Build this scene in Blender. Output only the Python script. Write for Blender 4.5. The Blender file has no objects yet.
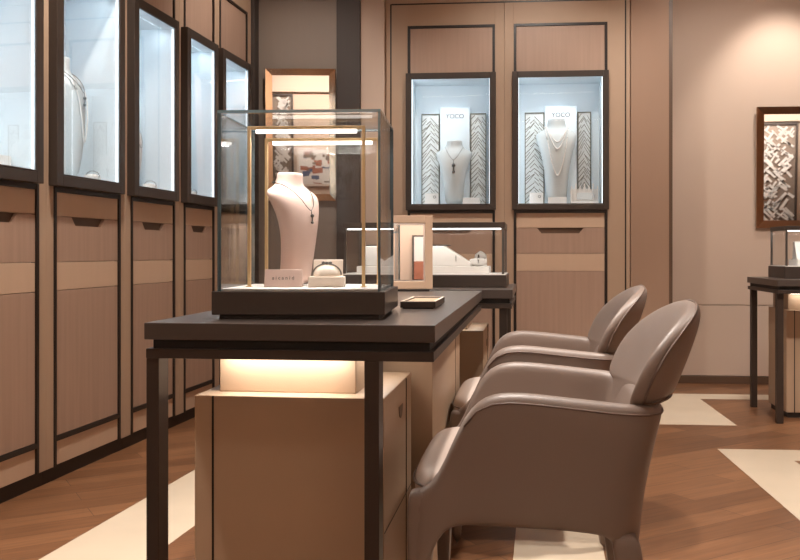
import bpy, bmesh, math, random
from math import sin, cos, pi, radians, atan2
from mathutils import Vector, Matrix
random.seed(7)
SC = bpy.context.scene
COL = SC.collection

# ------------------------------------------------------------------ materials
def lin(c):
    c = c / 255.0
    return c / 12.92 if c <= 0.04045 else ((c + 0.055) / 1.055) ** 2.4
def rgb(r, g, b): return (lin(r), lin(g), lin(b), 1.0)

def principled(name, col, rough=0.5, metal=0.0, spec=0.5, var=0.0, scale=(6, 6, 6), bump=0.0, bscale=None, coat=0.0, detail=4.0):
    m = bpy.data.materials.new(name); m.use_nodes = True
    nt = m.node_tree; b = nt.nodes['Principled BSDF']
    b.inputs['Base Color'].default_value = col
    b.inputs['Roughness'].default_value = rough
    b.inputs['Metallic'].default_value = metal
    b.inputs['Specular IOR Level'].default_value = spec
    b.inputs['Coat Weight'].default_value = coat
    if var or bump:
        tc = nt.nodes.new('ShaderNodeTexCoord'); mp = nt.nodes.new('ShaderNodeMapping')
        mp.inputs['Scale'].default_value = scale
        nt.links.new(tc.outputs['Object'], mp.inputs['Vector'])
        n = nt.nodes.new('ShaderNodeTexNoise'); n.inputs['Scale'].default_value = 1.0; n.inputs['Detail'].default_value = detail
        nt.links.new(mp.outputs['Vector'], n.inputs['Vector'])
        if var:
            r = nt.nodes.new('ShaderNodeMixRGB'); r.blend_type = 'MIX'
            r.inputs[1].default_value = tuple(max(0, c * (1 - var)) for c in col[:3]) + (1,)
            r.inputs[2].default_value = tuple(min(1, c * (1 + var)) for c in col[:3]) + (1,)
            nt.links.new(n.outputs['Fac'], r.inputs[0]); nt.links.new(r.outputs[0], b.inputs['Base Color'])
        if bump:
            n2 = n
            if bscale:
                n2 = nt.nodes.new('ShaderNodeTexNoise'); n2.inputs['Scale'].default_value = bscale; n2.inputs['Detail'].default_value = 3
                nt.links.new(tc.outputs['Object'], n2.inputs['Vector'])
            bp = nt.nodes.new('ShaderNodeBump'); bp.inputs['Strength'].default_value = bump; bp.inputs['Distance'].default_value = 0.002
            nt.links.new(n2.outputs['Fac'], bp.inputs['Height']); nt.links.new(bp.outputs['Normal'], b.inputs['Normal'])
    return m

def emissive(name, col, strength):
    m = bpy.data.materials.new(name); m.use_nodes = True
    nt = m.node_tree; b = nt.nodes['Principled BSDF']
    b.inputs['Base Color'].default_value = (0.8, 0.8, 0.8, 1)
    b.inputs['Emission Color'].default_value = col
    b.inputs['Emission Strength'].default_value = strength
    return m

def pane_material(name, tint=(1, 1, 1, 1), ior=1.45, boost=1.0):
    m = bpy.data.materials.new(name); m.use_nodes = True
    nt = m.node_tree
    for n in list(nt.nodes): nt.nodes.remove(n)
    out = nt.nodes.new('ShaderNodeOutputMaterial'); mix = nt.nodes.new('ShaderNodeMixShader')
    tr = nt.nodes.new('ShaderNodeBsdfTransparent'); gl = nt.nodes.new('ShaderNodeBsdfGlossy')
    fr = nt.nodes.new('ShaderNodeFresnel'); fr.inputs['IOR'].default_value = ior
    mu = nt.nodes.new('ShaderNodeMath'); mu.operation = 'MULTIPLY'; mu.inputs[1].default_value = boost
    tr.inputs['Color'].default_value = tint; gl.inputs['Roughness'].default_value = 0.0
    nt.links.new(fr.outputs[0], mu.inputs[0]); nt.links.new(mu.outputs[0], mix.inputs[0])
    nt.links.new(tr.outputs[0], mix.inputs[1]); nt.links.new(gl.outputs[0], mix.inputs[2])
    nt.links.new(mix.outputs[0], out.inputs['Surface'])
    return m

def floor_material():
    m = bpy.data.materials.new('walnut_parquet'); m.use_nodes = True
    nt = m.node_tree; b = nt.nodes['Principled BSDF']
    tc = nt.nodes.new('ShaderNodeTexCoord'); mp = nt.nodes.new('ShaderNodeMapping')
    mp.inputs['Rotation'].default_value = (0, 0, radians(-31)); 
    nt.links.new(tc.outputs['Object'], mp.inputs['Vector'])
    br = nt.nodes.new('ShaderNodeTexBrick')
    br.inputs['Scale'].default_value = 1.0; br.inputs['Brick Width'].default_value = 0.95; br.inputs['Row Height'].default_value = 0.115
    br.inputs['Mortar Size'].default_value = 0.0012; br.inputs['Mortar Smooth'].default_value = 0.2; br.offset = 0.37
    br.inputs['Color1'].default_value = rgb(142, 98, 66); br.inputs['Color2'].default_value = rgb(112, 74, 48); br.inputs['Mortar'].default_value = rgb(58, 36, 22)
    nt.links.new(mp.outputs['Vector'], br.inputs['Vector'])
    mp2 = nt.nodes.new('ShaderNodeMapping'); mp2.inputs['Scale'].default_value = (2.2, 30, 1)
    nt.links.new(mp.outputs['Vector'], mp2.inputs['Vector'])
    n = nt.nodes.new('ShaderNodeTexNoise'); n.inputs['Scale'].default_value = 1.6; n.inputs['Detail'].default_value = 6; n.inputs['Distortion'].default_value = 0.7
    nt.links.new(mp2.outputs['Vector'], n.inputs['Vector'])
    rp = nt.nodes.new('ShaderNodeValToRGB')
    rp.color_ramp.elements[0].position = 0.3; rp.color_ramp.elements[0].color = (0.62, 0.60, 0.58, 1)
    rp.color_ramp.elements[1].position = 0.75; rp.color_ramp.elements[1].color = (1.1, 1.1, 1.1, 1)
    nt.links.new(n.outputs['Fac'], rp.inputs[0])
    mx = nt.nodes.new('ShaderNodeMixRGB'); mx.blend_type = 'MULTIPLY'; mx.inputs[0].default_value = 0.8
    nt.links.new(br.outputs['Color'], mx.inputs[1]); nt.links.new(rp.outputs[0], mx.inputs[2])
    nt.links.new(mx.outputs[0], b.inputs['Base Color'])
    b.inputs['Roughness'].default_value = 0.38
    bp = nt.nodes.new('ShaderNodeBump'); bp.inputs['Strength'].default_value = 0.12; bp.inputs['Distance'].default_value = 0.002
    nt.links.new(n.outputs['Fac'], bp.inputs['Height']); nt.links.new(bp.outputs['Normal'], b.inputs['Normal'])
    return m

M = {}
M['floor'] = floor_material()
M['marble'] = principled('cream_marble', rgb(208, 190, 167), 0.35, var=0.10, scale=(5, 5, 5), detail=8)
M['stile'] = principled('beige_leather_panel', rgb(182, 154, 130), 0.55, var=0.04, scale=(9, 9, 9), bump=0.1, bscale=300)
M['panel'] = principled('mocha_oak_veneer', rgb(176, 146, 127), 0.5, var=0.13, scale=(55, 55, 2.0), bump=0.05)
M['band'] = principled('beige_lacquer_panel', rgb(208, 178, 152), 0.5, var=0.04, scale=(30, 30, 3))
M['inlay'] = principled('dark_bronze_inlay', rgb(32, 22, 17), 0.4, metal=0.0)
M['frame'] = principled('dark_brown_metal', rgb(64, 54, 48), 0.38, metal=0.15, var=0.04, scale=(60, 60, 3))
M['plinth'] = principled('black_brown_plinth', rgb(40, 31, 26), 0.5)
M['tabletop'] = principled('taupe_brown_lacquer', rgb(76, 66, 61), 0.30, var=0.04, scale=(4, 90, 40), bump=0.04)
M['tabledark'] = principled('espresso_metal', rgb(58, 46, 39), 0.42, metal=0.1, var=0.05, scale=(4, 4, 60))
M['gap'] = principled('black_recess', rgb(18, 14, 12), 0.6)
M['case_in'] = principled('pale_blue_display_lining', rgb(224, 234, 240), 0.6, var=0.02)
M['white'] = principled('white_resin', rgb(238, 234, 230), 0.55, var=0.015)
M['bust_grey'] = principled('pale_grey_resin', rgb(204, 208, 208), 0.6, var=0.015)
M['pink'] = principled('blush_leatherette', rgb(222, 196, 186), 0.6, var=0.02, bump=0.05, bscale=400)
M['cream'] = principled('cream_leatherette', rgb(232, 218, 204), 0.6, var=0.02)
M['pedestal'] = principled('camel_leather_pedestal', rgb(180, 152, 126), 0.5, var=0.04, scale=(8, 8, 8), bump=0.08, bscale=260)
M['taupe_lattice'] = principled('taupe_lattice_back', rgb(112, 110, 98), 0.6)
M['slat'] = principled('pearl_white_panel', rgb(226, 230, 230), 0.5, var=0.03, scale=(20, 20, 20))
M['gold'] = principled('brushed_gold', rgb(228, 198, 150), 0.38, metal=0.5, var=0.05, scale=(40, 40, 4))
M['silver'] = principled('silver', rgb(200, 200, 200), 0.22, metal=1.0)
M['dsilver'] = principled('dark_silver', rgb(110, 108, 106), 0.3, metal=0.9)
M['pearl'] = principled('pearl', rgb(245, 242, 238), 0.25, coat=0.5)
M['ink'] = principled('grey_ink', rgb(70, 66, 64), 0.6)
M['chair'] = principled('taupe_leather', rgb(130, 114, 105), 0.44, var=0.05, scale=(5, 5, 5), bump=0.10, bscale=420)
M['seat'] = principled('taupe_leather_lit', rgb(200, 182, 171), 0.42, var=0.05, scale=(5, 5, 5), bump=0.10, bscale=420)  # chair leather made paler: light falling on the seat is put into the colour
M['piping'] = principled('taupe_leather_piping', rgb(112, 93, 83), 0.45)
M['wall'] = principled('blush_plaster', rgb(204, 180, 162), 0.75, var=0.02, scale=(2, 2, 2))
M['pilaster'] = principled('tan_panel', rgb(164, 132, 110), 0.65, var=0.03, scale=(20, 20, 1.5))
M['greywall'] = principled('taupe_grey_panel', rgb(138, 122, 110), 0.6, var=0.03, scale=(30, 30, 2))
M['dark_pillar'] = principled('charcoal_brown_panel', rgb(66, 56, 51), 0.6, var=0.06, scale=(40, 40, 3))
M['skirting'] = principled('brown_skirting', rgb(96, 72, 55), 0.45)
M['ceiling'] = principled('cream_ceiling', rgb(226, 206, 188), 0.8)
M['bronze'] = principled('bronze_mirror', rgb(208, 176, 148), 0.14, metal=1.0)
M['mirror'] = principled('mirror_silvering', rgb(240, 236, 232), 0.015, metal=1.0)
M['rubber'] = principled('black_edge', rgb(28, 24, 22), 0.5)
M['art_red'] = principled('brick_red_print', rgb(176, 110, 86), 0.7, var=0.3, scale=(14, 14, 14))
M['art_blue'] = principled('blue_print', rgb(96, 108, 138), 0.7, var=0.3, scale=(14, 14, 14))
M['glass'] = pane_material('display_glass', (0.99, 0.995, 0.995, 1), 1.25, 0.3)
M['caseglass'] = pane_material('case_glass', (0.98, 0.985, 0.985, 1), 1.35, 0.8)
M['lidglass'] = pane_material('lid_glass', (0.985, 0.99, 0.99, 1), 1.25, 0.35)
M['glassedge'] = principled('glass_edge_teal', rgb(112, 146, 160), 0.10, coat=0.8, spec=0.8)
M['led_cool'] = emissive('cool_led', (0.88, 0.95, 1, 1), 1.6)
M['led_warm'] = emissive('warm_led', (1, 0.90, 0.78, 1), 6)
M['led_bar'] = emissive('white_led_bar', (1, 0.95, 0.89, 1), 4)
M['lamp'] = emissive('downlight_lens', (1, 0.85, 0.66, 1), 12)
M['ltube'] = emissive('linear_light_diffuser', (1, 0.9, 0.78, 1), 6)

# ------------------------------------------------------------------ mesh builder
class MB:
    def __init__(s): s.bm = bmesh.new()
    def _faces(s, fs, mi, sm):
        for f in fs: f.material_index = mi; f.smooth = sm
    def box(s, x0, x1, y0, y1, z0, z1, mi=0):
        v = [s.bm.verts.new((x, y, z)) for z in (z0, z1) for y in (y0, y1) for x in (x0, x1)]
        q = [(0, 2, 3, 1), (4, 5, 7, 6), (0, 1, 5, 4), (2, 6, 7, 3), (0, 4, 6, 2), (1, 3, 7, 5)]
        fs = [s.bm.faces.new([v[i] for i in f]) for f in q]; s._faces(fs, mi, False); return s
    def prism(s, poly, f0, f1, mi=0):
        """poly of 2-tuples; f0/f1 map (a,b)->3D for the two caps"""
        a = [s.bm.verts.new(f0(*p)) for p in poly]; b = [s.bm.verts.new(f1(*p)) for p in poly]
        n = len(poly); fs = [s.bm.faces.new(a[::-1]), s.bm.faces.new(b)]
        for i in range(n): fs.append(s.bm.faces.new((a[i], a[(i + 1) % n], b[(i + 1) % n], b[i])))
        s._faces(fs, mi, False); return s
    def prism_xz(s, poly, y0, y1, mi=0): return s.prism(poly, lambda a, b: (a, y0, b), lambda a, b: (a, y1, b), mi)
    def prism_xy(s, poly, z0, z1, mi=0): return s.prism(poly, lambda a, b: (a, b, z0), lambda a, b: (a, b, z1), mi)
    def loft(s, rings, cap=True, mi=0, closed=True, loop=False):
        vs = [[s.bm.verts.new(p) for p in r] for r in rings]; fs = []
        m = len(vs)
        for k in range(m if loop else m - 1):
            r0, r1 = vs[k], vs[(k + 1) % m]; n = len(r0)
            for i in range(n if closed else n - 1):
                fs.append(s.bm.faces.new((r0[i], r0[(i + 1) % n], r1[(i + 1) % n], r1[i])))
        if cap and not loop:
            fs.append(s.bm.faces.new(vs[0][::-1])); fs.append(s.bm.faces.new(vs[-1]))
        s._faces(fs, mi, True); return s
    def tube(s, pts, r, seg=6, mi=0, loop=False):
        pts = [Vector(p) for p in pts]; rings = []; n = len(pts)
        for i, p in enumerate(pts):
            if loop: t = pts[(i + 1) % n] - pts[i - 1]
            else: t = pts[min(i + 1, n - 1)] - pts[max(i - 1, 0)]
            if t.length < 1e-9: t = Vector((0, 0, 1))
            t.normalize(); up = Vector((0, 0, 1)) if abs(t.z) < 0.9 else Vector((0, 1, 0))
            a = t.cross(up).normalized(); b = t.cross(a).normalized()
            rings.append([p + a * (r * cos(2 * pi * k / seg)) + b * (r * sin(2 * pi * k / seg)) for k in range(seg)])
        return s.loft(rings, True, mi, True, loop)
    def lathe(s, prof, seg=24, c=(0, 0, 0), mi=0):
        rings = [[(c[0] + r * cos(2 * pi * k / seg), c[1] + r * sin(2 * pi * k / seg), c[2] + z) for k in range(seg)] for r, z in prof]
        return s.loft(rings, True, mi)
    def ball(s, c, r, mi=0, u=8, v=6):
        res = bmesh.ops.create_uvsphere(s.bm, u_segments=u, v_segments=v, radius=r)
        for vv in res['verts']: vv.co += Vector(c)
        fs = set(f for vv in res['verts'] for f in vv.link_faces); s._faces(fs, mi, True); return s
    def build(s, name, mats, parent=None, bevel=0.0, subsurf=0, seg=2, xf=None):
        if xf is not None: s.bm.transform(xf)
        bmesh.ops.recalc_face_normals(s.bm, faces=s.bm.faces)
        me = bpy.data.meshes.new(name); s.bm.to_mesh(me); s.bm.free()
        o = bpy.data.objects.new(name, me); COL.objects.link(o)
        for m in (mats if isinstance(mats, (list, tuple)) else [mats]): me.materials.append(M[m])
        if parent is not None: o.parent = parent
        if bevel:
            b = o.modifiers.new('bevel', 'BEVEL'); b.width = bevel; b.segments = seg; b.limit_method = 'ANGLE'; b.angle_limit = radians(40)
            b.harden_normals = False
        if subsurf:
            d = o.modifiers.new('subsurf', 'SUBSURF'); d.levels = subsurf; d.render_levels = subsurf
        return o

def tag(o, label, cat, group=None):
    o['label'] = label; o['category'] = cat
    if group: o['group'] = group
    return o
def thing(name, loc, rz, label, cat, group=None):
    o = bpy.data.objects.new(name, None); COL.objects.link(o); o.empty_display_size = 0.1
    o.location = loc; o.rotation_euler = (0, 0, rz)
    return tag(o, label, cat, group)
def structure(o, loc=None, rz=None):
    o['kind'] = 'structure'
    if loc is not None: o.location = loc
    if rz is not None: o.rotation_euler = (0, 0, rz)
    return o
def copy_tree(o, parent=None):
    c = o.copy(); COL.objects.link(c)
    if parent is not None: c.parent = parent
    for ch in list(o.children): copy_tree(ch, c)
    return c
def area(name, parent, loc, rot, sx, sy, power, col, spread=180):
    l = bpy.data.lights.new(name, 'AREA'); l.shape = 'RECTANGLE'; l.size = sx; l.size_y = sy; l.energy = power; l.color = col; l.spread = radians(spread)
    o = bpy.data.objects.new(name, l); COL.objects.link(o); o.location = loc; o.rotation_euler = rot
    if parent is not None: o.parent = parent
    return o
def text_mesh(name, body, size, mat, parent, loc, rot, depth=0.0006):
    cu = bpy.data.curves.new(name, 'FONT'); cu.body = body; cu.size = size; cu.extrude = depth; cu.align_x = 'CENTER'; cu.align_y = 'CENTER'
    t = bpy.data.objects.new(name, cu); COL.objects.link(t)
    dg = bpy.context.evaluated_depsgraph_get(); me = bpy.data.meshes.new_from_object(t.evaluated_get(dg))
    bpy.data.objects.remove(t); o = bpy.data.objects.new(name, me); COL.objects.link(o)
    me.materials.clear(); me.materials.append(M[mat]); o.location = loc; o.rotation_euler = rot; o.parent = parent
    return o

# ------------------------------------------------------------------ camera
cam = bpy.data.cameras.new('camera'); co = bpy.data.objects.new('camera', cam); COL.objects.link(co)
co.location = (0, 0, 0.9); co.rotation_euler = (pi / 2, 0, 0)
cam.sensor_width = 36; cam.lens = 900 * 36 / 800
cam.shift_x = (400 - 430) / 800; cam.shift_y = -(280 - 252) / 800; cam.clip_start = 0.02
SC.camera = co

# ------------------------------------------------------------------ setting
RZL = atan2(0.9889, 0.1483)          # run of the left wall
RZB = -math.atan(0.0875)             # run of the back cabinets
RZT = -radians(6.6)                  # run of the long table
LO = Vector((-2.004, 0, 0)); BO = Vector((0, 5.927, 0))
def fr(o, rz, x, y, z=0):
    return (o[0] + x * cos(rz) - y * sin(rz), o[1] + x * sin(rz) + y * cos(rz), z)
CEIL = 2.95

structure(MB().box(-4.2, 5.6, -3.2, 7.2, -0.1, 0).build('floor', 'floor'))
structure(MB().box(-4.2, 5.6, -3.2, 7.2, CEIL, CEIL + 0.1).build('ceiling', 'ceiling'))
structure(MB().box(-3.3, 5.9, 0.36, 0.46, 0, CEIL).build('wall_left', 'stile'), LO, RZL)
structure(MB().box(-3.3, 2.30, 0.0, 0.355, 0, CEIL).build('wall_left_front', 'stile'), LO, RZL)
structure(MB().box(2.30, 5.808, 0.0, 0.355, 2.66, CEIL).build('trim_1', 'stile'), LO, RZL)
# recessed niche at the far left
structure(MB().box(5.815, 5.90, -0.02, 0.10, 0, CEIL).build('trim_2', 'dark_pillar', bevel=0.003), LO, RZL)
structure(MB().box(-1.20, -0.610, 5.90, 6.05, 0, 2.56).build('wall_back_niche', 'greywall'))
structure(MB().box(-0.610, -0.455, 5.875, 6.05, 0, 2.56).build('trim_3', 'dark_pillar', bevel=0.003))
structure(MB().box(-0.455, -0.298, 5.905, 6.05, 0, CEIL).build('trim_4', 'wall', bevel=0.003))
structure(MB().box(-1.20, -0.298, 5.86, 6.06, 2.56, CEIL).build('trim_5', 'stile'))
structure(MB().box(-1.5, 5.2, 0.45, 0.55, 0, CEIL).build('wall_back', 'wall'), BO, RZB)
structure(MB().box(-0.298, 1.30, 0.0, 0.44, 2.66, CEIL).build('trim_6', 'stile'), BO, RZB)
structure(MB().box(1.300, 1.543, -0.012, 0.36, 0, CEIL).build('trim_7', 'pilaster', bevel=0.003), BO, RZB)
structure(MB().box(1.543, 1.565, -0.008, 0.40, 0, CEIL).build('trim_8', 'skirting'), BO, RZB)  # dark strip standing in for the shaded gap beside the pilaster
# blush wall on the right, split by a shadow seam, on a skirting
structure(MB().box(1.562, 4.6, 0.395, 0.45, 0.540, CEIL).box(1.562, 4.6, 0.395, 0.45, 0.055, 0.535).build('wall_right_back', 'wall', bevel=0.0015), BO, RZB)
structure(MB().box(1.562, 4.6, 0.390, 0.45, 0.0, 0.052).build('baseboard_back', 'skirting', bevel=0.002), BO, RZB)
structure(MB().box(5.0, 5.1, -3.0, 6.6, 0, CEIL).build('wall_right', 'wall'))
structure(MB().box(-4.2, 5.2, -3.1, -3.0, 0, CEIL).build('wall_front', 'wall'))

# marble inlays laid flush in the parquet
def inlay(n, poly):
    structure(MB().prism_xy(poly, -0.02, 0.0012).build('trim_%d' % n, 'marble'))
def strip(x0, y0, w, dx, ya, yb):
    return [(x0 + dx * (ya - y0), ya), (x0 + w + dx * (ya - y0), ya), (x0 + w + dx * (yb - y0), yb), (x0 + dx * (yb - y0), yb)]
inlay(20, strip(-1.143, 2.63, 0.318, 0.158, 0.6, 5.3))
inlay(21, strip(0.2426, 2.63, 0.270, 0.125, 0.6, 4.6))
inlay(22, [(1.00, 4.72), (1.59, 4.663), (1.653, 5.51), (2.9, 5.40), (2.93, 5.59), (1.05, 5.76)])
inlay(23, [(1.239, 3.015), (1.312, 4.11), (2.60, 4.02), (2.58, 3.80), (1.568, 3.876), (1.50, 2.6), (1.21, 2.6)])

# ------------------------------------------------------------------ display cabinets
def cabinet(name, base, rz, a0, a1, p0, p1, H, label, group, led=3.0, depth=0.34, side0=True):
    """a0..a1 the unit, p0..p1 the black-edged field, H heights; local x along the wall, -y towards the room"""
    r = thing(name, (base[0], base[1], 0), rz, label, 'cabinet', group)
    # place the empty at the unit's own foot
    px, py, _ = fr(base, rz, a0, 0); r.location = (px, py, 0)
    W = a1 - a0; q0 = p0 - a0; q1 = p1 - a0; t = 0.016; D = depth
    zb, z1, z2, z3, z4, z5, f0, f1, u0, u1, top = H['plinth'], H['kick1'], H['door0'], H['door1'], H['band1'], H['drawer1'], H['f0'], H['f1'], H['u0'], H['u1'], H['top']
    fd = H['fd']
    MB().box(0.0006, q0, 0, D, zb, top).box(q1, W - 0.0006, 0, D, zb, top).box(q0, q1, 0.0, D, u1, top).box(q0, q1, 0.02, D, zb, f0 + 0.01).box(q0, q1, 0.02, D, f1 - 0.02, u1).box(q0, q1, D - 0.01, D, f0 + 0.01, f1 - 0.02).build('carcass', 'stile', r, bevel=0.0015)
    MB().box(0.0006, W - 0.0006, 0.014, D, 0, zb).build('plinth', 'plinth', r)
    m = MB()
    m.box(q0, q0 + t, -0.004, 0.0195, zb, f0).box(q1 - t, q1, -0.004, 0.0195, zb, f0)
    m.box(q0 + t, q1 - t, -0.004, 0.0195, z1, z2)
    m.box(q0, q1, -0.002, 0.0195, f0 - 0.020, f0)
    if H.get('lines'):
        m2 = MB()
        for zz in H['lines']: m2.box(zz[0], zz[1], -0.0015, 0.012, zz[2], zz[3])
        m2.build('border_line', 'inlay', r)
    m.build('inlay_trim', 'inlay', r)
    MB().box(q0, q0 + t, -0.004, 0.0195, f1, u1).box(q1 - t, q1, -0.004, 0.0195, f1, u1).box(q0 + t, q1 - t, -0.004, 0.0195, u1 - t, u1).build('upper_inlay_trim', 'inlay', r)
    e = 0.0012
    MB().box(q0 + t + e, q1 - t - e, 0.003, 0.0195, u0, u1 - t - e).build('upper_panel', 'panel', r, bevel=0.001)
    MB().box(q0 + t + e, q1 - t - e, 0.003, 0.0195, z5 + e, f0 - 0.021).build('fascia_panel', 'band', r, bevel=0.001)
    # drawer with a trapezoid finger notch at the top edge
    c = (q0 + q1) / 2; hw = (q1 - q0) * 0.25; nd = 0.036
    poly = [(q0 + t + e, z4 + e), (q1 - t - e, z4 + e), (q1 - t - e, z5 - e), (c + hw, z5 - e), (c + hw - 0.03, z5 - nd), (c - hw + 0.03, z5 - nd), (c - hw, z5 - e), (q0 + t + e, z5 - e)]
    d = MB().prism_xz(poly, 0.003, 0.0165).build('drawer', 'panel', r)
    MB().box(c - hw - 0.01, c + hw + 0.01, 0.0168, 0.0197, z5 - nd - 0.01, z5 + 0.0).build('finger_pull', 'skirting', d)
    MB().box(q0 + t + e, q1 - t - e, 0.003, 0.0195, z3 + e, z4 - e).build('band_panel', 'band', r, bevel=0.001)
    MB().box(q0 + t + e, q1 - t - e, 0.003, 0.0195, z2 + e, z3 - e).build('door', 'panel', r, bevel=0.001)
    MB().box(q0 + t + e, q1 - t - e, 0.003, 0.0195, zb + 0.003, z1 - e).build('kick_panel', 'band', r, bevel=0.001)
    # proud picture frame of the showcase
    g0, g1 = q0 + H['gs0'], q1 + H['gs1']; b = H['fw']
    b -= 0.0066
    MB().box(g0, g0 + b, -fd, 0.02, f0, f1).box(g1 - b, g1, -fd, 0.02, f0, f1).box(g0 + b, g1 - b, -fd, 0.02, f1 - b, f1).box(g0 + b, g1 - b, -fd, 0.02, f0, f0 + b)\
      .box(g0 + b, g0 + b + .007, -fd, -fd + .006, f0 + b, f1 - b).box(g1 - b - .007, g1 - b, -fd, -fd + .006, f0 + b, f1 - b).box(g0 + b + .007, g1 - b - .007, -fd, -fd + .006, f1 - b - .007, f1 - b).box(g0 + b + .007, g1 - b - .007, -fd, -fd + .006, f0 + b, f0 + b + .007).build('display_frame', 'frame', r, bevel=0.002)
    b = H['fw']
    i0, i1, j0, j1 = g0 + b - 0.0005, g1 - b + 0.0005, f0 + b - 0.0005, f1 - b + 0.0005; dd = 0.22; yf = -fd + 0.007
    MB().box(i0, i1, dd, dd + 0.006, j0, j1).box(i0 - 0.006, i0, yf, dd + 0.006, j0 - 0.006, j1 + 0.006).box(i1, i1 + 0.006, yf, dd + 0.006, j0 - 0.006, j1 + 0.006).box(i0, i1, yf, dd, j1, j1 + 0.006).box(i0, i1, yf, dd, j0 - 0.006, j0).build('display_lining', 'case_in', r)
    MB().box(i0 + 0.001, i1 - 0.001, -fd + 0.001, -fd + 0.006, j0 + 0.001, j1 - 0.001).build('display_pane', 'glass', r)
    for xx in (i0 + 0.0006, i1 - 0.0036):
        MB().box(xx, xx + 0.003, yf + 0.004, yf + 0.012, j0 + 0.002, j1 - 0.002).build('light_strip', 'led_cool', r)
    area('strip_lamp', r, (i0 + 0.008, yf + 0.02, (j0 + j1) / 2), (radians(90), 0, radians(-55)), 0.012, (j1 - j0) * 0.9, led * H['side'], (0.80, 0.92, 1.0))
    area('top_lamp', r, ((i0 + i1) / 2, 0.02, j1 - 0.004), (radians(20), 0, 0), (i1 - i0) * 0.8, 0.03, led * H['topl'], (0.80, 0.92, 1.0))
    l = bpy.data.lights.new('spot_lamp', 'SPOT'); l.energy = led * H['spot']; l.spot_size = radians(100); l.spot_blend = 1.0; l.color = (0.84, 0.93, 1.0); l.shadow_soft_size = 0.02
    o = bpy.data.objects.new('spot_lamp', l); COL.objects.link(o); o.parent = r; o.location = ((i0 + i1) / 2, yf + 0.03, j1 - 0.02)
    o.rotation_euler = Vector((0, 0.19, -0.46)).to_track_quat('-Z', 'Y').to_euler()
    r['_in'] = 0; del r['_in']
    return dict(root=r, a0=a0, i0=a0 + i0, i1=a0 + i1, j0=j0, j1=j1, base=base, rz=rz, dd=dd)

HL = dict(plinth=0.057, kick1=0.155, door0=0.174, door1=0.748, band1=0.860, drawer1=1.043, f0=1.158, f1=2.075, u0=2.078, u1=2.41, top=2.65, fd=0.037, fw=0.048, gs0=-.035, gs1=-.022, spot=3.2, side=.62, topl=.62)
HB = dict(plinth=0.057, kick1=0.155, door0=0.174, door1=0.776, band1=0.889, drawer1=1.0575, f0=1.1745, f1=2.073, u0=2.076, u1=2.39, top=2.65, fd=0.035, fw=0.040, gs0=-.010, gs1=.006, spot=2.6, side=.55, topl=.4)
GL = 'display cabinets along the left wall'
left = []
for (a0, a1, p0, p1, lab) in [
    (2.31, 2.895, 2.385, 2.845, 'tall display cabinet nearest the camera on the left wall, cut by the picture edge'),
    (2.895, 3.515, 2.945, 3.463, 'tall left wall cabinet at the photo edge, showcase holding only a low white block'),
    (3.515, 4.146, 3.567, 4.099, 'tall display cabinet on the left wall holding a bust with a long looped necklace'),
    (4.146, 4.732, 4.200, 4.672, 'tall left wall cabinet whose lower half stands partly behind the dark table'),
    (4.732, 5.241, 4.784, 5.196, 'tall display cabinet on the left wall just left of the glass jewellery case'),
    (5.241, 5.808, 5.278, 5.738, 'farthest left wall display cabinet, half hidden behind the glass jewellery case')]:
    left.append(cabinet('display_cabinet', LO, RZL, a0, a1, p0, p1, HL, lab, GL, led=1.0))
GB = 'display cabinets in the back wall'
HB1 = dict(HB); HB1['lines'] = [(0.034, 0.043, 0.057, 2.537), (0.043, 0.786, 2.53, 2.539)]
HB2 = dict(HB); HB2['lines'] = [(0.776, 0.785, 0.057, 2.537), (0.0006, 0.776, 2.53, 2.539)]
back = [cabinet('display_cabinet', BO, RZB, -0.298, 0.488, -0.148, 0.427, HB1, 'back wall display cabinet on the left, its bust wearing a short pendant', GB, led=1.0, depth=0.40),
        cabinet('display_cabinet', BO, RZB, 0.488, 1.298, 0.549, 1.153, HB2, 'back wall display cabinet on the right, its bust wearing draped pearl strands', GB, led=1.0, depth=0.40)]

# ------------------------------------------------------------------ jewellery busts
ROWS = [(0.0, .150, -.10, .070), (.12, .150, -.125, .055), (.3, .165, -.150, .03), (.48, .195, -.165, .01), (.64, .245, -.155, .02), (.75, .295, -.120, .05),
        (.80, .305, -.085, .07), (.835, .27, -.055, .09), (.865, .19, -.035, .105), (.895, .142, -.030, .115), (.94, .130, -.030, .11), (.985, .128, -.035, .105), (1.0, .120, -.03, .10)]
def row_at(z):
    for k in range(len(ROWS) - 1):
        if ROWS[k][0] <= z <= ROWS[k + 1][0]:
            f = (z - ROWS[k][0]) / (ROWS[k + 1][0] - ROWS[k][0]); return [a + (b - a) * f for a, b in zip(ROWS[k], ROWS[k + 1])]
    return list(ROWS[-1])
def bust_front(x, z):
    _, w, yf, yb = row_at(z); mid = yb - 0.01
    return mid - (mid - yf) * math.sqrt(max(0.0, 1 - min(1, abs(x) / w) ** 2.2))
def bust(loc, rz, h, mat, label, group=None, wx=1.0):
    rings = []
    for z, w, yf, yb in ROWS:
        mid = yb - 0.01; ring = []
        for k in range(20):
            t = 2 * pi * k / 20; c, s_ = cos(t), sin(t)
            x = w * wx * (abs(c) ** 0.85) * (1 if c >= 0 else -1)
            y = mid + ((mid - yf) * s_ if s_ < 0 else (yb - mid + 0.012) * s_)
            ring.append((x * h, y * h, z * h))
        rings.append(ring)
    o = MB().loft(rings).build('necklace_bust', mat, None, subsurf=1)
    o.location = loc; o.rotation_euler = (0, 0, rz)
    return tag(o, label, 'display bust', group)
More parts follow.
